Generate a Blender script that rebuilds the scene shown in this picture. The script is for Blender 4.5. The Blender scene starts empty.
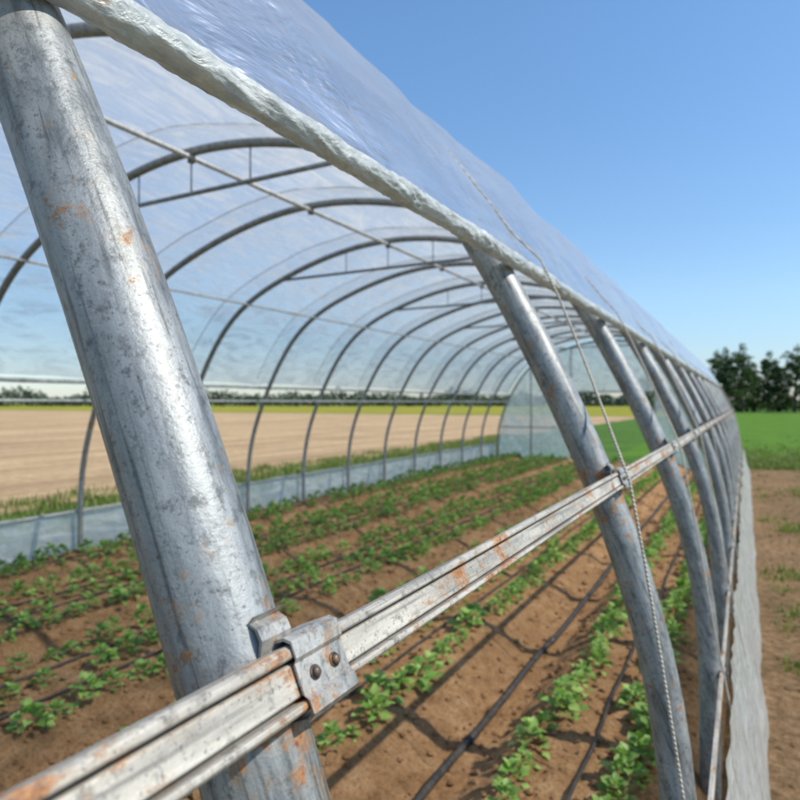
import bpy, math, random
import numpy as np
from mathutils import Vector, noise, Matrix
random.seed(4); rng=np.random.default_rng(7)
scene=bpy.context.scene
H=1.85; CX=-3.45; CZ=.24; Y1=.4; SP=1.4; NH=14
YEND=Y1+SP*(NH-1); YSTART=-3.8
HR=.0455   # hoop pipe radius
# ------------------------------------------------------------ helpers
def link(o,parent=None):
    scene.collection.objects.link(o)
    if parent: o.parent=parent
    return o
def empty(name):
    e=bpy.data.objects.new(name,None); e.empty_display_size=.2; return link(e)
def mesh(name,V,F,mat,parent=None,smooth=True):
    m=bpy.data.meshes.new(name)
    m.from_pydata([tuple(map(float,v)) for v in V],[],[tuple(int(i) for i in f) for f in F]); m.update()
    if mat: m.materials.append(mat)
    if smooth: m.polygons.foreach_set('use_smooth',[True]*len(m.polygons))
    return link(bpy.data.objects.new(name,m),parent)
class MB:
    def __init__(s): s.V=[]; s.F=[]
    def add(s,V,F):
        b=len(s.V); s.V+=[tuple(v) for v in V]; s.F+=[tuple(i+b for i in f) for f in F]
    def tube(s,pts,rad,n=10,cap=True,ref=None):
        pts=[Vector(p) for p in pts]
        if not hasattr(rad,'__len__'): rad=[rad]*len(pts)
        V=[];F=[];prev=None
        for i,p in enumerate(pts):
            t=(pts[min(i+1,len(pts)-1)]-pts[max(i-1,0)]).normalized()
            if prev is None:
                u=t.cross(Vector((0,0,1)) if abs(t.z)<.9 else Vector((0,1,0))).normalized()
            else: u=(prev-t*prev.dot(t)).normalized()
            prev=u; w=t.cross(u)
            for k in range(n):
                a=2*math.pi*k/n; V.append(p+(u*math.cos(a)+w*math.sin(a))*rad[i])
        for i in range(len(pts)-1):
            for k in range(n):
                F.append((i*n+k,i*n+(k+1)%n,(i+1)*n+(k+1)%n,(i+1)*n+k))
        if cap:
            F.append(tuple(range(n))[::-1]); F.append(tuple((len(pts)-1)*n+k for k in range(n)))
        s.add(V,F)
    def box(s,c,size,M=None):
        c=Vector(c);V=[]
        for x in(-.5,.5):
            for y in(-.5,.5):
                for z in(-.5,.5):
                    v=Vector((x*size[0],y*size[1],z*size[2]))
                    if M: v=M@v
                    V.append(c+v)
        s.add(V,[(0,1,3,2),(4,6,7,5),(0,4,5,1),(2,3,7,6),(0,2,6,4),(1,5,7,3)])
    def obj(s,name,mat,parent=None,smooth=True): return mesh(name,s.V,s.F,mat,parent,smooth)
# ------------------------------------------------------------ node helper
class NT:
    def __init__(s,name):
        s.m=bpy.data.materials.new(name); s.m.use_nodes=True; s.t=s.m.node_tree; s.t.nodes.clear()
        s.out=s.t.nodes.new('ShaderNodeOutputMaterial')
        s.tc=s.t.nodes.new('ShaderNodeTexCoord')
    def n(s,ty,**k):
        d=s.t.nodes.new(ty)
        for a,b in k.items():
            if a.startswith('_'): setattr(d,a[1:],b)
            else:
                d.inputs[a.replace('__',' ')].default_value=b
        return d
    def l(s,a,b): s.t.links.new(a,b)
    def mapped(s,scale=(1,1,1),rot=(0,0,0)):
        mp=s.n('ShaderNodeMapping'); mp.inputs['Scale'].default_value=scale; mp.inputs['Rotation'].default_value=rot
        s.l(s.tc.outputs['Object'],mp.inputs['Vector']); return mp.outputs[0]
    def noise(s,scale,detail=4,rough=.55,vec=None,dist=0):
        d=s.n('ShaderNodeTexNoise'); d.inputs['Scale'].default_value=scale; d.inputs['Detail'].default_value=detail
        d.inputs['Roughness'].default_value=rough; d.inputs['Distortion'].default_value=dist
        s.l(vec or s.tc.outputs['Object'],d.inputs['Vector']); return d.outputs['Fac']
    def ramp(s,fac,stops):
        r=s.n('ShaderNodeValToRGB'); e=r.color_ramp.elements
        while len(e)<len(stops): e.new(.5)
        for i,(p,c) in enumerate(stops):
            e[i].position=p; e[i].color=(c,c,c,1) if not hasattr(c,'__len__') else (*c,1)
        s.l(fac,r.inputs[0]); return r.outputs[0]
    def mix(s,fac,a,b,bt='MIX'):
        m=s.n('ShaderNodeMix',_data_type='RGBA',_blend_type=bt)
        for v,i in((fac,0),(a,6),(b,7)):
            if hasattr(v,'is_linked') : s.l(v,m.inputs[i])
            elif hasattr(v,'__len__'): m.inputs[i].default_value=(*v,1)
            else: m.inputs[i].default_value=v
        return m.outputs[2]
    def math(s,op,a,b=0):
        m=s.n('ShaderNodeMath',_operation=op)
        for v,i in((a,0),(b,1)):
            if hasattr(v,'is_linked'): s.l(v,m.inputs[i])
            else: m.inputs[i].default_value=v
        return m.outputs[0]
    def bump(s,h,strength,dist):
        b=s.n('ShaderNodeBump'); b.inputs['Strength'].default_value=strength; b.inputs['Distance'].default_value=dist
        s.l(h,b.inputs['Height']); return b.outputs[0]
    def principled(s,col,rough,metal=0,normal=None,spec=.5):
        p=s.n('ShaderNodeBsdfPrincipled')
        for v,k in((col,'Base Color'),(rough,'Roughness'),(metal,'Metallic'),(spec,'Specular IOR Level')):
            if hasattr(v,'is_linked'): s.l(v,p.inputs[k])
            elif hasattr(v,'__len__'): p.inputs[k].default_value=(*v,1)
            else: p.inputs[k].default_value=v
        if normal is not None: s.l(normal,p.inputs['Normal'])
        s.l(p.outputs[0],s.out.inputs[0]); return p
ROT=(0,math.radians(24),0)
def galv(name,base=(.42,.45,.48),dark=(.25,.28,.31),rustlow=.66,zc=None,metal=.55,scl=(1,1,.22),rot=(0,0,0),rgh=.40,rscl=(1,1,1),streak=.035):
    t=NT(name)
    def mp(sc):
        m1=t.n('ShaderNodeMapping'); m1.inputs['Rotation'].default_value=rot; t.l(t.tc.outputs['Object'],m1.inputs['Vector'])
        m2=t.n('ShaderNodeMapping'); m2.inputs['Scale'].default_value=sc; t.l(m1.outputs[0],m2.inputs['Vector']); return m2.outputs[0]
    mv=mp(scl); st=mp(tuple(1 if s==1 else streak for s in scl))
    a=t.noise(34,6,.72,mv); b=t.noise(120,3,.6,st)
    mott=t.noise(60,6,.75)
    col=t.ramp(a,[(.36,dark),(.49,base),(.64,tuple(min(1,c*1.30) for c in base))])
    col=t.mix(t.ramp(b,[(.56,0.),(.70,.35)]),col,tuple(min(1,c*1.5) for c in base))
    col=t.mix(t.ramp(b,[(.32,.75),(.44,0.)]),col,tuple(c*.5 for c in dark))
    col=t.mix(t.ramp(mott,[(.35,.75),(.47,0.)]),col,tuple(c*.5 for c in dark))
    spk=t.noise(230,3,.7)
    col=t.mix(t.ramp(spk,[(.60,0.),(.66,.6)]),col,(.07,.07,.075))
    r=t.noise(19,7,.76,mp(rscl))
    if zc is not None:
        sep=t.n('ShaderNodeSeparateXYZ'); t.l(t.tc.outputs['Object'],sep.inputs[0])
        dz=t.math('ABSOLUTE',t.math('SUBTRACT',sep.outputs[2],zc)); bias=t.n('ShaderNodeMapRange')
        t.l(dz,bias.inputs[0]); bias.inputs[1].default_value=.0; bias.inputs[2].default_value=.12; bias.inputs[3].default_value=.12; bias.inputs[4].default_value=0
        r=t.math('ADD',r,bias.outputs[0])
    # thin orange staining around each rust spot, then the spot itself
    col=t.mix(t.ramp(r,[(rustlow-.05,0.),(rustlow+.02,.35)]),col,(.40,.27,.15))
    rust=t.ramp(r,[(rustlow,0.),(rustlow+.03,.55),(rustlow+.09,.95)])
    rc=t.ramp(t.noise(140,5,.7),[(.35,(.12,.035,.012)),(.5,(.30,.12,.035)),(.68,(.46,.22,.08))])
    col=t.mix(rust,col,rc)
    met=t.math('MULTIPLY',t.math('SUBTRACT',1,rust),metal)
    rough=t.math('ADD',t.math('MULTIPLY',a,.3),rgh-.08)
    rough=t.math('ADD',rough,t.math('MULTIPLY',rust,.3))
    hh=t.math('ADD',t.noise(260,4,.65),t.math('MULTIPLY',mott,.8))
    t.principled(col,rough,met,t.bump(hh,.4,.0015)); return t.m
M_galv=galv('galvanised_steel',base=(.285,.30,.305),dark=(.155,.17,.175),rustlow=.61,zc=1.60,rot=ROT,rgh=.44,metal=.42)
M_rail=galv('galvanised_rail',base=(.46,.43,.38),dark=(.32,.30,.27),rustlow=.548,metal=.25,scl=(1,.15,1),rscl=(1,.5,1),rgh=.47,streak=.02)
M_thin=galv('galvanised_thin',base=(.26,.28,.30),dark=(.16,.18,.2),rustlow=.70)
M_purl=galv('purlin_zinc',base=(.54,.56,.57),dark=(.40,.42,.43),rustlow=.68,metal=.2)
M_bright=galv('zinc_bright',base=(.40,.39,.37),dark=(.26,.26,.25),rustlow=.60,metal=.4)
M_bolt=galv('bolt_steel',base=(.12,.09,.075),dark=(.08,.06,.05),rustlow=.60,metal=.5)
# film
def film_mat(name,haze=.30,tint=(.86,.90,.92),stretch=(2.2,1.2,2.2),bstr=.35,facing=.3,trm=.55):
    t=NT(name)
    n1=t.noise(2.6,4,.6,t.mapped(stretch),.6); n2=t.noise(5,5,.6,t.mapped((1.1,.30,1.1),(.25,.3,.40)),1.6)
    nrm=t.bump(t.math('ADD',n1,t.math('MULTIPLY',n2,.45)),bstr,.05)
    d=t.n('ShaderNodeBsdfDiffuse'); d.inputs[0].default_value=(*tint,1); t.l(nrm,d.inputs['Normal'])
    tr=t.n('ShaderNodeBsdfTranslucent'); tr.inputs[0].default_value=(*tint,1); t.l(nrm,tr.inputs['Normal'])
    m1=t.n('ShaderNodeMixShader'); m1.inputs[0].default_value=trm; t.l(d.outputs[0],m1.inputs[1]); t.l(tr.outputs[0],m1.inputs[2])
    tp=t.n('ShaderNodeBsdfTransparent'); tp.inputs[0].default_value=(.97,.98,.985,1)
    lw=t.n('ShaderNodeLayerWeight'); lw.inputs[0].default_value=.35; t.l(nrm,lw.inputs['Normal'])
    str_=t.ramp(n2,[(.46,0.),(.68,.34)])
    fac=t.math('ADD',t.math('ADD',haze,str_),t.math('MULTIPLY',lw.outputs['Facing'],facing))
    m2=t.n('ShaderNodeMixShader'); t.l(fac,m2.inputs[0]); t.l(tp.outputs[0],m2.inputs[1]); t.l(m1.outputs[0],m2.inputs[2])
    g=t.n('ShaderNodeBsdfGlossy'); g.inputs['Roughness'].default_value=.24; t.l(nrm,g.inputs['Normal'])
    fr=t.n('ShaderNodeFresnel'); fr.inputs[0].default_value=1.45; t.l(nrm,fr.inputs['Normal'])
    m3=t.n('ShaderNodeMixShader'); t.l(t.math('MULTIPLY',fr.outputs[0],.8),m3.inputs[0]); t.l(m2.outputs[0],m3.inputs[1]); t.l(g.outputs[0],m3.inputs[2])
    t.l(m3.outputs[0],t.out.inputs[0]); return t.m
M_film=film_mat('polythene_film',haze=.33,tint=(.95,.955,.95),bstr=.5,facing=.42,trm=.5)
M_skirt=film_mat('polythene_skirt',haze=.66,tint=(.76,.79,.77),stretch=(1,2,1),bstr=.8)
def roll_mat():
    t=NT('rolled_film')
    n=t.noise(22,5,.65,t.mapped((1,.5,1),(.5,.2,.3)),1.2); col=t.ramp(n,[(.3,(.34,.385,.39)),(.5,(.58,.62,.62)),(.68,(.84,.86,.86))])
    dirt=t.ramp(t.noise(15,7,.78),[(.575,0.),(.64,.85)]); col=t.mix(dirt,col,(.40,.26,.12))
    p=t.principled(col,.25,0,t.bump(t.noise(70,5,.6,t.mapped((1,.45,1),(.6,.2,.4)),1.8),.7,.006),.8)
    tr=t.n('ShaderNodeBsdfTranslucent'); tr.inputs[0].default_value=(.85,.86,.85,1)
    m=t.n('ShaderNodeMixShader'); m.inputs[0].default_value=.25; t.l(p.outputs[0],m.inputs[1]); t.l(tr.outputs[0],m.inputs[2]); t.l(m.outputs[0],t.out.inputs[0])
    return t.m
M_roll=roll_mat()
def simple(name,stops,scale=8,rough=.8,bs=.3,bd=.01,detail=5,spec=.3,bscale=None):
    t=NT(name); n=t.noise(scale,detail,.65)
    t.principled(t.ramp(n,stops),rough,0,t.bump(t.noise(bscale or scale*6,4,.65),bs,bd),spec); return t.m
def rope_mat():
    t=NT('rope_fibre'); wv=t.n('ShaderNodeTexWave'); wv.inputs['Scale'].default_value=55; wv.inputs['Distortion'].default_value=1.5
    t.l(t.mapped((.5,1,1)),wv.inputs['Vector']); wv.bands_direction='DIAGONAL'
    col=t.mix(t.ramp(t.noise(70,4,.7),[(.3,0.),(.7,1.)]),(.36,.33,.27),(.60,.56,.48)); col=t.mix(t.ramp(wv.outputs['Fac'],[(.1,.4),(.5,0.)]),col,(.20,.18,.13))
    t.principled(col,.9,0,t.bump(wv.outputs['Fac'],.8,.002),.2); return t.m
M_rope=rope_mat()
M_hose=simple('black_polyethylene',[(.3,(.012,.012,.014)),(.7,(.06,.052,.045))],20,.45,.1,.002)
def soil_mat(name):
    t=NT(name)
    big=t.noise(1.1,4,.6); med=t.noise(8,7,.75); fine=t.noise(55,6,.8)
    col=t.ramp(med,[(.32,(.30,.16,.075)),(.5,(.56,.325,.16)),(.66,(.72,.465,.26))])
    col=t.mix(t.ramp(big,[(.38,.45),(.6,0.)]),col,(.37,.205,.095))
    col=t.mix(t.ramp(fine,[(.36,.8),(.49,0.)]),col,(.18,.095,.045))
    col=t.mix(t.ramp(fine,[(.56,0.),(.68,.45)]),col,(.75,.54,.34))
    h=t.math('ADD',t.math('MULTIPLY',med,.7),fine)
    t.principled(col,.95,0,t.bump(h,1.,.05),.1); return t.m
M_soil=soil_mat('tilled_soil')
def field_mat(name,c1,c2,c3,sc=1.,rowdir=None):
    t=NT(name)
    n=t.noise(.35*sc,6,.7); f=t.noise(6*sc,6,.75); col=t.ramp(f,[(.32,c1),(.5,c2),(.68,c3)])
    col=t.mix(t.ramp(n,[(.35,.55),(.6,0.)]),col,tuple(.75*c for c in c1))
    if rowdir:
        w=t.noise(1,5,.65,t.mapped(rowdir)); col=t.mix(t.ramp(w,[(.40,.6),(.54,0.)]),col,tuple(.85*c for c in c1))
        w2=t.noise(1,5,.6,t.mapped((rowdir[0]*4,rowdir[1],1))); col=t.mix(t.ramp(w2,[(.5,0.),(.66,.5)]),col,tuple(min(1,1.15*c) for c in c3))
    t.principled(col,.95,0,t.bump(t.noise(14*sc,6,.75),.8,.06),.1); return t.m
M_grass=field_mat('grass_ground',(.05,.10,.018),(.09,.19,.03),(.15,.24,.05))
M_far=field_mat('crop_field_green',(.05,.12,.012),(.11,.23,.022),(.20,.33,.05),1.2)
M_tan=field_mat('dry_field',(.34,.22,.12),(.53,.37,.21),(.66,.48,.29),.6,(.9,.03,1))
M_yel=field_mat('flowering_field',(.16,.18,.03),(.32,.30,.03),(.44,.38,.05),.3)
M_dirt=field_mat('bare_dirt',(.12,.08,.04),(.30,.185,.095),(.48,.33,.19),2.4)
def leaf_mat(name,c1,c2,tr=.3,rough=.45):
    t=NT(name); g=t.n('ShaderNodeNewGeometry'); col=t.ramp(g.outputs['Random Per Island'],[(0,c1),(1,c2)])
    col=t.mix(t.ramp(t.noise(.9,2),[(.35,.35),(.6,0.)]),col,tuple(.6*c for c in c1))
    p=t.principled(col,rough,0,None,.4)
    b=t.n('ShaderNodeBsdfTranslucent'); t.l(t.mix(1.,col,(1.3,1.5,.7),'MULTIPLY'),b.inputs[0])
    m=t.n('ShaderNodeMixShader'); m.inputs[0].default_value=tr; t.l(p.outputs[0],m.inputs[1]); t.l(b.outputs[0],m.inputs[2]); t.l(m.outputs[0],t.out.inputs[0]); return t.m
M_leaf=leaf_mat('crop_leaf',(.10,.22,.035),(.32,.46,.13),.32,.5)
M_blade=leaf_mat('grass_blade',(.09,.16,.02),(.32,.31,.11),.3,.6)
M_tleaf=leaf_mat('tree_leaf',(.022,.055,.014),(.085,.14,.035),.2,.7)
M_fleaf=leaf_mat('distant_leaf_haze_tint',(.055,.085,.06),(.09,.12,.07),.1,.9)  # distance haze is put into this paler, bluer leaf colour
M_bark=simple('bark',[(.3,(.05,.04,.03)),(.7,(.13,.10,.08))],6,.9,.5,.02)

# ------------------------------------------------------------ greenhouse
gh=empty('polytunnel_greenhouse')
def Rr(a): return 3.388-.08*math.exp(-(a/13)**2)-.08*math.exp(-((180-a)/13)**2)+.12*(math.exp(-((a-50)/15)**2)+math.exp(-((a-130)/15)**2))
def P(a,off=0,y=0):
    r=Rr(a)+off; q=math.radians(a); return Vector((CX+r*math.cos(q),y,CZ+r*math.sin(q)))
hoopY=[Y1+SP*k for k in range(-3,NH)]
XF=P(0).x-CX
for k,y in enumerate(hoopY):
    mb=MB(); near=abs(y-Y1)<.1
    if near: y-=.024
    n=48 if near else 24
    angs=list(np.arange(0,180.1,2)); pts=[(CX+XF,y,-.05),(CX+XF,y,.1)]+[P(a,0,y) for a in angs]+[(CX-XF,y,.1),(CX-XF,y,-.05)]
    rad=[HR]*2+[.031+(HR-.031)*min(1,max(0,(66-a)/10)) for a in angs]+[.031]*2
    mb.tube(pts,rad,n)
    mb.obj('hoop_%d'%(k+1),M_galv,gh)
# rail
RA=24.0
nv=Vector((math.cos(math.radians(RA)),0,math.sin(math.radians(RA)))); tv=Vector((-nv.z,0,nv.x))
def rail(a,y0,y1,prof,mat,name,base_off=HR,steps=60,wob=.0015):
    nn=Vector((math.cos(math.radians(a)),0,math.sin(math.radians(a)))); tt=Vector((-nn.z,0,nn.x))
    o=P(a,base_off); V=[];F=[];m=len(prof)
    for i in range(steps+1):
        y=y0+(y1-y0)*i/steps; w=wob*noise.noise(Vector((y*1.3,a,0)))
        for (pn,pt) in prof: V.append(o+nn*(pn+w)+tt*(pt+w)+Vector((0,y,0)))
    for i in range(steps):
        for k in range(m): F.append((i*m+k,(i+1)*m+k,(i+1)*m+(k+1)%m,i*m+(k+1)%m))
    F.append(tuple(range(m))); F.append(tuple(steps*m+k for k in range(m))[::-1])
    ob=mesh(name,V,F,mat,gh,False)
    bv=ob.modifiers.new('b','BEVEL'); bv.width=.0011; bv.segments=2; bv.limit_method='ANGLE'
    return ob
S=.86
prof=[(0,.026),(.017,.026),(.021,.022),(.021,.016),(.018,.014),(.006,.0135),(.006,.0115),(.014,.0105),(.016,.009),(.016,-.017),(.014,-.0185),(.005,-.019),(.005,-.0215),(.018,-.0220),(.021,-.0235),(.021,-.028),(.017,-.031),(0,-.031)]
prof=[(a*S,b*S) for a,b in prof]
rail(RA,YSTART,Y1+.0,prof,M_rail,'side_rail_near')
prof2=[(a*.90,b*.9) for a,b in prof]
rail(RA,Y1+.006,YEND+.05,prof2,M_rail,'side_rail',steps=120)
# clamps
def clamp(y,big=True):
    mb=MB(); o=P(RA,HR); L=.060
    cp=[(-.02,.034),(.018,.034),(.0255,.029),(.0255,.014),(.0215,.010),(.0215,-.018),(.0255,-.022),(.0255,-.034),(.018,-.039),(-.02,-.039)]
    cp=[(a*S,b*S) for a,b in cp]
    th=.0026; m=len(cp)
    outer=[Vector(c) for c in cp]
    cen=Vector((.0,-.002))
    inner=[c+(cen-c).normalized()*th for c in outer]
    V=[];F=[]; N=8
    for j in range(N+1):
        yy=y-L*.5+L*j/N
        for c in outer+inner: V.append(o+nv*c.x+tv*c.y+Vector((0,yy,0)))
    w=2*m
    for j in range(N):
        for i in range(m-1):
            F.append((j*w+i,(j+1)*w+i,(j+1)*w+i+1,j*w+i+1)); F.append((j*w+m+i,j*w+m+i+1,(j+1)*w+m+i+1,(j+1)*w+m+i))
    for j in(0,N):
        for i in range(m-1): F.append((j*w+i,j*w+i+1,j*w+m+i+1,j*w+m+i))
    mb.add(V,F)
    ob=mb.obj('rail_clamp',M_bright,gh,False)
    bv=ob.modifiers.new('b','BEVEL'); bv.width=.0012; bv.segments=2; bv.limit_method='ANGLE'
    e=MB(); V=[];F=[]
    path=[(-.004,.017),(.005,.033),(.004,.042),(-.002,.048),(.006,.052)]
    for s in(0,1):
        for (pn,pt) in path:
            for yy in(-.044,-.037,-.018,-.010):
                V.append(o+nv*(pn+s*.003)+tv*(pt)+Vector((0,y+yy,0)))
    np_=len(path)
    for s in(0,1):
        for i in range(np_-1):
            for k in range(3): F.append((s*np_*4+i*4+k,s*np_*4+i*4+k+1,s*np_*4+(i+1)*4+k+1,s*np_*4+(i+1)*4+k))
    q=np_*4
    for i in range(np_-1):
        F.append((i*4,(i+1)*4,q+(i+1)*4,q+i*4)); F.append((i*4+3,(i+1)*4+3,q+(i+1)*4+3,q+i*4+3))
    for k in range(3): F.append(((np_-1)*4+k,(np_-1)*4+k+1,q+(np_-1)*4+k+1,q+(np_-1)*4+k))
    e.add(V,F); e.obj('clamp_ear',M_bright,gh,False)
    b=MB()
    for (yy,tt) in((-.012,-.004),(.014,-.0035)):
        c=o+nv*.0215*S+tv*tt+Vector((0,y+yy,0))
        b.tube([c,c+nv*.0012],.0058,18)
        b.tube([c+nv*.001,c+nv*.0035,c+nv*.0048,c+nv*.0052],[.0042,.004,.0026,.0008],14)
    b.obj('clamp_bolts',M_bolt,gh)
for y in hoopY: clamp(y+(.006 if abs(y-Y1)<.1 else 0))
lowp=[(0,.014),(.012,.014),(.014,.010),(.014,-.010),(.012,-.014),(0,-.014)]
rail(6.5,YSTART,YEND,lowp,M_rail,'skirt_rail')
b=MB()
for y in hoopY:
    o=P(6.5,HR,y); b.box(o+Vector((.010,0,0)),(.022,.05,.04)); 
    b.tube([o+Vector((.02,0,0)),o+Vector((.032,0,0))],.008,12)
b.obj('skirt_clips',M_bright,gh,False)
# purlins, ties, hangers
b=MB()
zr=P(90).z
b.tube([(CX,YSTART,zr-.04),(CX,YEND,zr-.04)],.019,12)
b.tube([P(151,-.045,YSTART),P(151,-.045,YEND)],.015,10)
b.tube([P(125,-.045,YSTART),P(125,-.045,YEND)],.012,10)
b.tube([P(62,-.045,YSTART),P(62,-.045,YEND)],.012,10)
b.obj('purlins',M_purl,gh)
b=MB()
for k,y in enumerate(hoopY):
    if k%2==1:
        a1=64; b.tube([P(a1,-.0,y),P(180-a1,-.0,y)],.016,10); zt=P(a1).z
        for x in(-.55,.0,.55): b.tube([(CX+x,y,zt),(CX+x,y,P(90).z-.02)],.006,6)
    b.tube([(CX-.0,y,zr-.075),(CX-.0,y,zr)],.028,10)
b.obj('cross_ties',M_thin,gh)
# ---- film cover
AR=35.2; AL=180-32.0; RR0=.0205
def yr(a,k): return 2.04+SP*k-min(.5,.009*max(0,a-34.5))
def film_off(a,y):
    ph=((y-yr(a,0))/SP)%1.0
    o=.053+.050*abs(math.sin(math.pi*ph))**.6
    e=min(1,(a-AR)/10.)
    q=noise.noise(Vector((a*.12,y*2.2,0)))*.012+abs(noise.noise(Vector((a*.35+y*2,y*3.5-a*.2,4))))*.008
    q+=abs(noise.noise(Vector((a*.06+y*1.2,y*5-a*.35,9))))*.008
    if a<AR+20: q+=.012*abs(noise.noise(Vector((y*10+a*.10,a*.10,8))))*(1-(a-AR)/20)
    return o*(.35+.65*max(0,e))+.65*.055*(1-e)+q
ys=np.concatenate([np.arange(YSTART-.1,-.6,.06),np.arange(-.6,4,.022),np.arange(4,YEND+.15,.09)]); As=np.concatenate([np.arange(AR,60,.75),np.arange(60,AL+.1,1.75)])
V=[];F=[]; na=len(As)
for y in ys:
    for a in As: V.append(P(a,film_off(a,y),y))
for i in range(len(ys)-1):
    for j in range(na-1): F.append((i*na+j,i*na+j+1,(i+1)*na+j+1,(i+1)*na+j))
mesh('film_cover',V,F,M_film,gh)
# rolls
def roll(a,name,yy,nseg=44,r0=RR0):
    V=[];F=[]
    for i,y in enumerate(yy):
        c=P(a,HR+r0,y)+Vector((noise.noise(Vector((y*1.7,0,3)))*.003,0,noise.noise(Vector((y*1.3,5,3)))*.004))
        rr=r0*(1+.10*noise.noise(Vector((y*3.1,2,2))))
        for k in range(nseg):
            q=2*math.pi*k/nseg; qq=q+y*3+1.5*noise.noise(Vector((y*4,1,1)))
            p3=Vector((math.cos(qq)*1.3,math.sin(qq)*1.3,y*11))
            amp=.8+1.1*max(0,noise.noise(Vector((y*5,3,7)))+.3)
            rid=1-abs(noise.noise(p3))*2.8; rid2=1-abs(noise.noise(p3*2.6+Vector((7,1,2))))*2.2; rid3=noise.noise(p3*5.5)
            f=.95+amp*(.17*rid*.6+.09*rid2+.04*rid3)
            V.append(c+Vector((math.cos(q),0,math.sin(q)))*rr*f+Vector((0,.008*noise.noise(p3*1.3),0)))
    for i in range(len(yy)-1):
        for k in range(nseg): F.append((i*nseg+k,(i+1)*nseg+k,(i+1)*nseg+(k+1)%nseg,i*nseg+(k+1)%nseg))
    mesh(name,V,F,M_roll,gh)
roll(35.4,'film_roll',np.concatenate([np.arange(-1.,2.2,.005),np.arange(2.2,YEND+.2,.03)]))
roll(180-31.8,'film_roll_left',np.arange(YSTART,YEND,.04),16,.022)
# ropes
b=MB()
for k in range(0,NH-1):
    pts=[]
    for a in np.arange(146,36,-2): 
        y=yr(a,k); pts.append(P(a,.010+film_off(a,y),y))
    y0=yr(34,k)-.01; jx=random.uniform(-.04,.04) if k else 0
    pts.append(P(36,HR+.052,y0)) 
    key=[(P(33.8,HR+.045,y0-.02)),Vector((-.255,y0-.37,H-.20)),Vector((-.115,y0-.48+jx,H-.95)),Vector((.06,y0-.60+jx,.02))]
    prev=key[0]; pts.append(prev)
    for q in key[1:]:
        for s in range(1,9):
            t=s/8; p=prev.lerp(q,t); pts.append(p+Vector((.004*math.sin(t*math.pi),.003*math.sin(7*t+k),0)))
        prev=q
    b.tube(pts,.0036 if k<2 else .0045,8)
b.obj('hold_down_ropes',M_rope,gh)
# skirts
def skirt(side,name,top,flare):
    V=[];F=[]; yy=np.arange(YSTART,YEND+.05,.04); nz=22
    for y in yy:
        tp=top+.02*noise.noise(Vector((y*1.5,side,0)))
        for j in range(nz+1):
            t=j/nz; z=tp*(1-t); 
            x=CX+side*(XF+.085+flare*t**1.3)+side*(.022*noise.noise(Vector((y*1.3,z*3,side)))+.028*(1-.7*t)*abs(noise.noise(Vector((y*4.3,z*5+y*2,side+3)))))
            V.append((x,y,z-.01*t))
    m=nz+1
    for i in range(len(yy)-1):
        for j in range(nz): F.append((i*m+j,i*m+j+1,(i+1)*m+j+1,(i+1)*m+j))
    mesh(name,V,F,M_skirt,gh)
skirt(1,'skirt_right',.66,.16); skirt(-1,'skirt_left',.60,.04)
b=MB(); b.tube([(CX-XF-.055,YSTART,.585),(CX-XF-.055,YEND,.585)],.014,8)
b.obj('skirt_rail_left',M_bright,gh)
# end wall
arch=[(P(a).x,P(a).z) for a in np.arange(0,180.1,2)]
ax=np.array([p[0] for p in arch][::-1]); az=np.array([p[1] for p in arch][::-1])
def topz(x): return float(np.interp(x,ax,az))
b=MB()
d0,d1=-4.5,-2.2
def panel(x0,x1,zb):
    xx=np.linspace(x0,x1,max(3,int((x1-x0)/.12)))
    V=[];F=[]; nn=14
    for x in xx:
        for j in range(nn+1):
            z=zb+(topz(x)-zb)*j/nn; V.append((x,YEND+.04+.02*noise.noise(Vector((x*3,z*1.2,9))),z))
    for i in range(len(xx)-1):
        for j in range(nn): F.append((i*(nn+1)+j,(i+1)*(nn+1)+j,(i+1)*(nn+1)+j+1,i*(nn+1)+j+1))
    b.add(V,F)
panel(CX-XF,d0,0); panel(d1,CX+XF,0); panel(d0,d1,2.15)
b.obj('end_wall_film',M_skirt,gh)
b=MB()
for x in(d0,d1,-5.7,-1.1): b.tube([(x,YEND,0),(x,YEND,topz(x))],.025,10)
b.tube([(d0,YEND-.02,2.15),(d1,YEND-.02,2.15)],.022,10); b.tube([(CX-3.2,YEND-.02,1.1),(d0,YEND-.02,1.1)],.018,10)
b.obj('end_wall_frame',M_bright,gh)

# ------------------------------------------------------------ ground
def sheet(name,x0,x1,y0,y1,z,mat,nx=1,ny=1,edge=0):
    V=[];F=[]
    for i in range(nx+1):
        for j in range(ny+1):
            x=x0+(x1-x0)*i/nx; y=y0+(y1-y0)*j/ny
            if edge:
                if i in(0,nx): x+=edge*noise.noise(Vector((y*.6,x,1)))*2
                if j in(0,ny): y+=edge*noise.noise(Vector((x*.6,y,1)))*2
            V.append((x,y,z))
    for i in range(nx):
        for j in range(ny): F.append((i*(ny+1)+j,(i+1)*(ny+1)+j,(i+1)*(ny+1)+j+1,i*(ny+1)+j+1))
    return mesh(name,V,F,mat,None,False)
sheet('ground',-3000,3000,-3000,3000,-.004,M_grass)
sheet('dry_field',-170,-11.0,-80,86,.004,M_tan,40,120,.5)
sheet('flowering_field',-700,-9,90,300,.004,M_yel)
sheet('green_field',-4,300,22.5,112,.004,M_far)
sheet('bare_dirt',-.3,5.5,-6,20.0,.003,M_dirt,30,80,.35)
beds=[(-.63,.42),(-2.12,.58),(-3.55,.58),(-4.98,.58),(-6.25,.42)]
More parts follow.
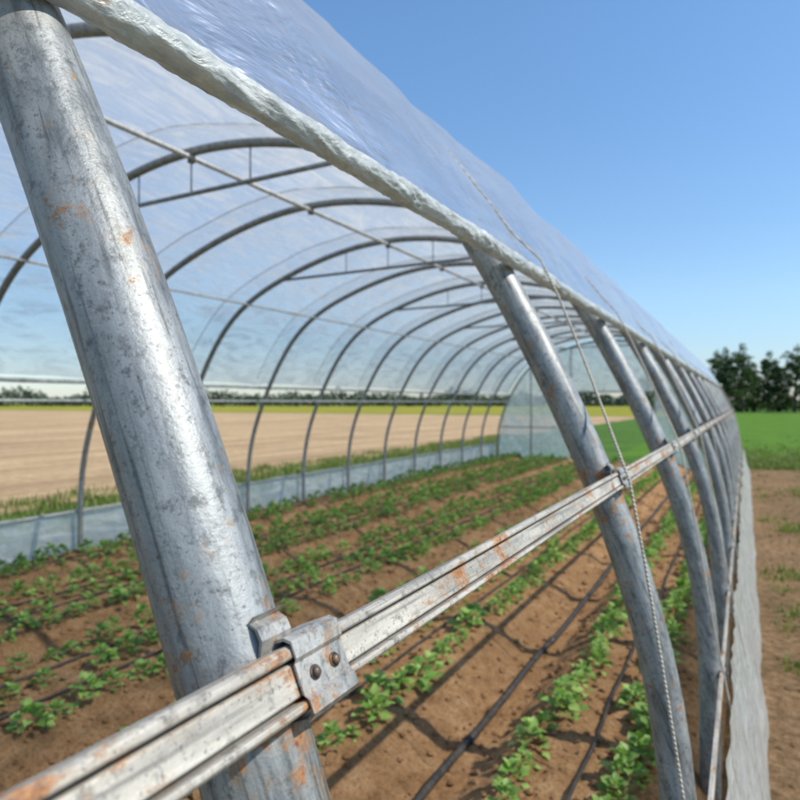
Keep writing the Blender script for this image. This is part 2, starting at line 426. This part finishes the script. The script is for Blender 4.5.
def soilz(x,y):
    xx=x+.05*noise.noise(Vector((y*.5,x,0)))
    z=0
    for c,w in beds:
        d=abs(xx-c)/w; 
        if d<1.25: z=max(z,.15*(1-max(0,min(1,(d-.6)/.65))**1.5))
    e=min(1,max(0,(-.1-x)/.12))*min(1,max(0,(x+6.8)/.12))
    n=.5*noise.noise(Vector((x*2,y*1.5,0)))+.42*noise.noise(Vector((x*7,y*6,1)))+.40*noise.noise(Vector((x*17,y*16,2)))+.32*abs(noise.noise(Vector((x*36,y*36,3))))
    return .05+(z+.05*n)*e
gx=np.arange(-6.80,-.09,.033); gy=np.arange(YSTART,YEND+.05,.042)
V=[(x,y,soilz(x,y)) for x in gx for y in gy]; ny=len(gy); F=[]
for i in range(len(gx)-1):
    for j in range(ny-1): F.append((i*ny+j,(i+1)*ny+j,(i+1)*ny+j+1,i*ny+j+1))
mesh('tilled_soil',V,F,M_soil)
t=(1+5**.5)/2
IV=[Vector(v).normalized() for v in((-1,t,0),(1,t,0),(-1,-t,0),(1,-t,0),(0,-1,t),(0,1,t),(0,-1,-t),(0,1,-t),(t,0,-1),(t,0,1),(-t,0,-1),(-t,0,1))]
IF=[(0,11,5),(0,5,1),(0,1,7),(0,7,10),(0,10,11),(1,5,9),(5,11,4),(11,10,2),(10,7,6),(7,1,8),(3,9,4),(3,4,2),(3,2,6),(3,6,8),(3,8,9),(4,9,5),(2,4,11),(6,2,10),(8,6,7),(9,8,1)]
def clods(n,x0,x1,y0,y1,zf,smax):
    b=MB()
    for _ in range(n):
        x=random.uniform(x0,x1); y=y0+(y1-y0)*random.random()**1.5; s=random.uniform(.006,smax)*random.uniform(.4,1)
        z=zf(x,y)
        b.add([Vector((x+v.x*s*random.uniform(.7,1.3),y+v.y*s*random.uniform(.7,1.3),z+s*.3+v.z*s*random.uniform(.5,.9))) for v in IV],IF)
    return b
clods(13000,-6.7,-.15,0,13,soilz,.032).obj('soil_clods',M_soil,None,False)
clods(4000,.16,4.5,1,18,lambda x,y:.0,.03).obj('dirt_clods',M_dirt,None,False)
# hoses
def hose(x0,r,name):
    pts=[]; 
    for y in np.arange(YSTART,YEND,.12):
        x=x0+.035*noise.noise(Vector((y*.45,x0*3,0)))+.012*noise.noise(Vector((y*1.7,x0,0)))
        pts.append((x,y,soilz(x,y)+r*.9+.008))
    zs=np.array([p[2] for p in pts]); zs=np.convolve(np.pad(zs,4,'edge'),np.ones(9)/9,'valid')
    pts=[(p[0],p[1],float(z)+.006) for p,z in zip(pts,zs)]
    b=MB(); b.tube(pts,r,10)
    if r>.015:
        for y in np.arange(1.5,YEND,1.6):
            i=int((y-YSTART)/.12); b.tube([pts[i],pts[i+1]],r*1.25,10)
    return b.obj(name,M_hose)
hose(-1.27,.019,'irrigation_hose')
for x in(-.64,-1.93,-2.30,-3.36,-3.74,-4.80,-5.16,-6.22): hose(x,.0085,'drip_line')
# ------------------------------------------------------------ leafy crop
def leaf_template():
    V=[];F=[]
    prof=[(0,.05),(.20,.34),(.45,.46),(.72,.34),(1,.03)]
    for i,(u,w) in enumerate(prof):
        droop=-.40*u*u+.12*u; wv=.05*(-1)**i
        V+=[(-w,u,droop+.24*w+wv),(0,u,droop-.04),(w,u,droop+.24*w-wv)]
    for i in range(len(prof)-1):
        for k in range(2): F.append((i*3+k,i*3+k+1,(i+1)*3+k+1,(i+1)*3+k))
    return np.array(V),np.array(F)
LV,LF=leaf_template()
def plant(seed):
    r=np.random.default_rng(seed); out=[]
    nL=r.integers(22,32)
    for i in range(nL):
        az=i*2.4+r.uniform(-.5,.5); f=i/nL
        rad=.005+.08*(1-f)*r.uniform(.4,1.25); z=.02+.12*f+r.uniform(-.015,.025)
        tilt=math.radians(5+55*f+r.uniform(-25,25)); L=(.036+.032*(1-abs(f-.35)))*r.uniform(.65,1.3)
        M=Matrix.Rotation(az,3,'Z')@Matrix.Rotation(tilt,3,'X')@Matrix.Rotation(r.uniform(-.5,.5),3,'Y')
        v=LV*np.array([L*1.0,L,L]); v=v@np.array(M).T
        v+=np.array([-math.sin(az)*rad,math.cos(az)*rad,z]); out.append(v)
    return np.concatenate(out)
plants=[plant(s) for s in range(14)]
allV=[]
rows=[-.46,-.86,-1.74,-2.11,-2.50,-3.16,-3.54,-3.93,-4.60,-4.98,-5.36,-6.02,-6.40]
for rx in rows:
    y=YSTART+3.5+random.random()*.2
    while y<YEND-.1:
        if random.random()>.05:
            x=rx+random.gauss(0,.028)+.04*noise.noise(Vector((rx,y*.6,0))); yy=y+random.gauss(0,.022); s=random.uniform(.62,1.0)
            if random.random()<.12: s*=.65
            p=plants[random.randrange(14)]; a=random.uniform(0,6.28); c,sn=math.cos(a),math.sin(a)
            q=p*s*np.array([1,1,random.uniform(.8,1.15)]); q=np.stack([q[:,0]*c-q[:,1]*sn+x,q[:,0]*sn+q[:,1]*c+yy,q[:,2]+soilz(x,yy)-.005],1); allV.append(q)
        y+=.172
AV=np.concatenate(allV); nl=len(AV)//len(LV)
FF=(LF[None]+(np.arange(nl)*len(LV))[:,None,None]).reshape(-1,4)
def fastmesh(name,V,Fq,mat,smooth=True,parent=None):
    m=bpy.data.meshes.new(name); k=Fq.shape[1]
    m.vertices.add(len(V)); m.vertices.foreach_set('co',V.astype(np.float32).ravel())
    m.loops.add(Fq.size); m.loops.foreach_set('vertex_index',Fq.astype(np.int32).ravel())
    m.polygons.add(len(Fq)); m.polygons.foreach_set('loop_start',np.arange(0,Fq.size,k,dtype=np.int32)); m.polygons.foreach_set('loop_total',np.full(len(Fq),k,dtype=np.int32))
    m.update(calc_edges=True); m.materials.append(mat)
    if smooth: m.polygons.foreach_set('use_smooth',np.ones(len(Fq),bool))
    return link(bpy.data.objects.new(name,m),parent)
fastmesh('crop_plants',AV,FF,M_leaf)
# grass blades
def blades(name,pts,hmin,hmax,mat,w=.006):
    V=[];n=len(pts)
    for (x,y) in pts:
        h=random.uniform(hmin,hmax); a=random.uniform(0,6.28); l=random.uniform(.1,.6)*h; ww=w*random.uniform(.7,1.4)
        dx,dy=math.cos(a),math.sin(a); bx,by=-dy*ww,dx*ww
        V+=[(x-bx,y-by,0),(x+bx,y+by,0),(x+dx*l*.35+bx*.8,y+dy*l*.35+by*.8,h*.6),(x+dx*l*.35-bx*.8,y+dy*l*.35-by*.8,h*.6),(x+dx*l+bx*.1,y+dy*l+by*.1,h),(x+dx*l-bx*.1,y+dy*l-by*.1,h)]
    V=np.array(V); b=np.arange(n)[:,None,None]*6; F=(np.array([[0,1,2,3],[3,2,4,5]])[None]+b).reshape(-1,4)
    fastmesh(name,V,F,mat)
pts=[]
for _ in range(1700):
    cx=random.uniform(-11.9,-7.0); cy=random.uniform(0,34)
    for _ in range(22): pts.append((cx+random.gauss(0,.12),cy+random.gauss(0,.12)))
pts=[p for p in pts if p[0]<-6.98]
blades('grass',pts,.05,.19,M_blade,.009)
pts=[]
for _ in range(900):
    cx=random.uniform(.25,5.2); cy=random.uniform(1.5,20)
    if noise.noise(Vector((cx*.8,cy*.5,0)))<-.02: continue
    for _ in range(28): pts.append((cx+random.gauss(0,.09),cy+random.gauss(0,.09)))
blades('weeds',pts,.02,.08,M_blade,.008)
pts=[]
for _ in range(3400):
    cx=random.uniform(-1,12); cy=20.0+random.expovariate(.35)
    for _ in range(9): pts.append((cx+random.gauss(0,.1),cy+random.gauss(0,.1)))
blades('grass',pts,.04,.16,M_blade,.012)
# ------------------------------------------------------------ trees
def leaves_at(cent,n,rad,size,r):
    c=np.asarray(cent); d=r.normal(size=(n,3)); d/=np.linalg.norm(d,axis=1)[:,None]; rr=r.random(n)**.45
    p=c+d*rr[:,None]*rad
    q1=r.normal(size=(n,3)); q1/=np.linalg.norm(q1,axis=1)[:,None]; q2=np.cross(q1,r.normal(size=(n,3))); q2/=np.linalg.norm(q2,axis=1)[:,None]
    s=size*(.5+r.random(n))[:,None]
    return np.stack([p-q1*s,p+q2*s*.6,p+q1*s,p-q2*s*.6],1).reshape(-1,3)
def tree(x,y,h,seed,slim=.28):
    r=np.random.default_rng(seed); par=empty('tree'); par.location=(x,y,0)
    b=MB(); lean=r.normal(0,.03,2)*h
    tr=[(lean[0]*t,lean[1]*t,h*.92*t) for t in np.linspace(0,1,8)]
    b.tube(tr,[.024*h*(1-t)+.03 for t in np.linspace(0,1,8)],8)
    L=[]; nl=18
    for i in range(nl):
        t=.16+.80*i/nl; az=i*2.4+r.uniform(-.5,.5); ext=h*slim*(1.05-.75*max(0,(t-.3))/.7)*r.uniform(.6,1.15)
        z0=h*.9*t; e=(math.cos(az)*ext,math.sin(az)*ext,z0+ext*r.uniform(.2,.6))
        b.tube([(lean[0]*t,lean[1]*t,z0),(e[0]*.5,e[1]*.5,(z0+e[2])/2),e],[.010*h*(1-t)+.02,.006*h*(1-t)+.015,.01],5)
        for f,s in((1,1),(.6,.9)):
            L.append(leaves_at((e[0]*f+r.normal(0,.2),e[1]*f+r.normal(0,.2),z0+(e[2]-z0)*f),75,h*.085*s*r.uniform(.8,1.3)*np.array([1,1,.75]),.21,r))
    L.append(leaves_at((lean[0],lean[1],h*.95),70,h*.06*np.array([1,1,1.3]),.2,r))
    b.obj('trunk_and_limbs',M_bark,par)
    V=np.concatenate(L); fastmesh('leaves',V,np.arange(len(V)).reshape(-1,4),M_tleaf,False,par)
TH=math.radians(28.8)
def place(px,d):
    u=(px-400)/628*d; return (u*math.cos(TH)-d*math.sin(TH), u*math.sin(TH)+d*math.cos(TH))
for i,(px,d,h,sl) in enumerate([(700,128,9,.26),(716,118,11.5,.2),(728,122,12.3,.22),(741,116,12.5,.2),(752,124,9.5,.2),(768,120,11.5,.16),(779,126,10.3,.18),(794,118,12.5,.2),(812,122,12.5,.24),(835,120,10,.25),(860,125,11,.26),(690,140,8,.3),(645,165,9,.3),(1000,120,10,.26),(920,120,11,.26)]):
    x,y=place(px,d); tree(x,y,h,20+i,sl)
r=np.random.default_rng(3); L=[]
for px in np.arange(640,1000,3.2):
    x,y=place(px,128+r.normal(0,3)); L.append(leaves_at((x,y,1.2),60,np.array([1.6,1.6,1.5])*r.uniform(.7,1.3),.3,r))
V=np.concatenate(L); fastmesh('hedge',V,np.arange(len(V)).reshape(-1,4),M_tleaf,False)
L=[]
for px in np.arange(-350,720,2.2):
    d=305+r.normal(0,12); x,y=place(px,d)
    hh=2.8+4.5*max(0,noise.noise(Vector((px*.025,0,0)))+.25)+2.5*max(0,noise.noise(Vector((px*.11,3,0))))
    L.append(leaves_at((x,y,hh*.7),40,np.array([2.2,2.2,hh*.9])*r.uniform(.8,1.2),.85,r))
V=np.concatenate(L); fastmesh('distant_tree_line',V,np.arange(len(V)).reshape(-1,4),M_fleaf,False)
# ------------------------------------------------------------ light, world, camera
el=math.radians(48); az=math.atan2(.97,.16)
sd=Vector((math.sin(az)*math.cos(el),math.cos(az)*math.cos(el),math.sin(el)))
w=bpy.data.worlds.new('World'); scene.world=w; w.use_nodes=True; nt=w.node_tree
sky=nt.nodes.new('ShaderNodeTexSky'); sky.sky_type='NISHITA'; sky.sun_disc=False; sky.sun_elevation=el; sky.sun_rotation=az
sky.air_density=1.15; sky.dust_density=.2; sky.ozone_density=3.0
tc=nt.nodes.new('ShaderNodeTexCoord'); sp=nt.nodes.new('ShaderNodeSeparateXYZ'); nt.links.new(tc.outputs['Generated'],sp.inputs[0])
rp=nt.nodes.new('ShaderNodeValToRGB'); e=rp.color_ramp.elements; e[0].position=0; e[0].color=(.66,.75,.97,1); e[1].position=.5; e[1].color=(.98,1.20,1.32,1)
e2=e.new(.15); e2.color=(.94,1.05,1.14,1)
nt.links.new(sp.outputs[2],rp.inputs[0])
mx=nt.nodes.new('ShaderNodeMix'); mx.data_type='RGBA'; mx.blend_type='MULTIPLY'; mx.inputs[0].default_value=1; nt.links.new(rp.outputs[0],mx.inputs[7])
bg=nt.nodes['Background']; bg.inputs[1].default_value=.15; nt.links.new(sky.outputs[0],mx.inputs[6]); nt.links.new(mx.outputs[2],bg.inputs[0])
ld=bpy.data.lights.new('sun','SUN'); ld.energy=5; ld.angle=math.radians(.5); ld.color=(1,.92,.77)
lo=link(bpy.data.objects.new('sun',ld)); lo.rotation_euler=(-sd).to_track_quat('-Z','Y').to_euler()
cd=bpy.data.cameras.new('camera'); cam=link(bpy.data.objects.new('camera',cd)); cam.location=(0,0,H)
cam.rotation_euler=(math.radians(90),0,TH); cd.sensor_width=36; cd.lens=28.3; cd.clip_start=.02; cd.clip_end=6000; cd.shift_y=.003
cd.dof.use_dof=True; cd.dof.focus_distance=.70; cd.dof.aperture_fstop=6.3
scene.camera=cam
scene.view_settings.view_transform='Standard'; scene.view_settings.look='None'; scene.view_settings.exposure=0
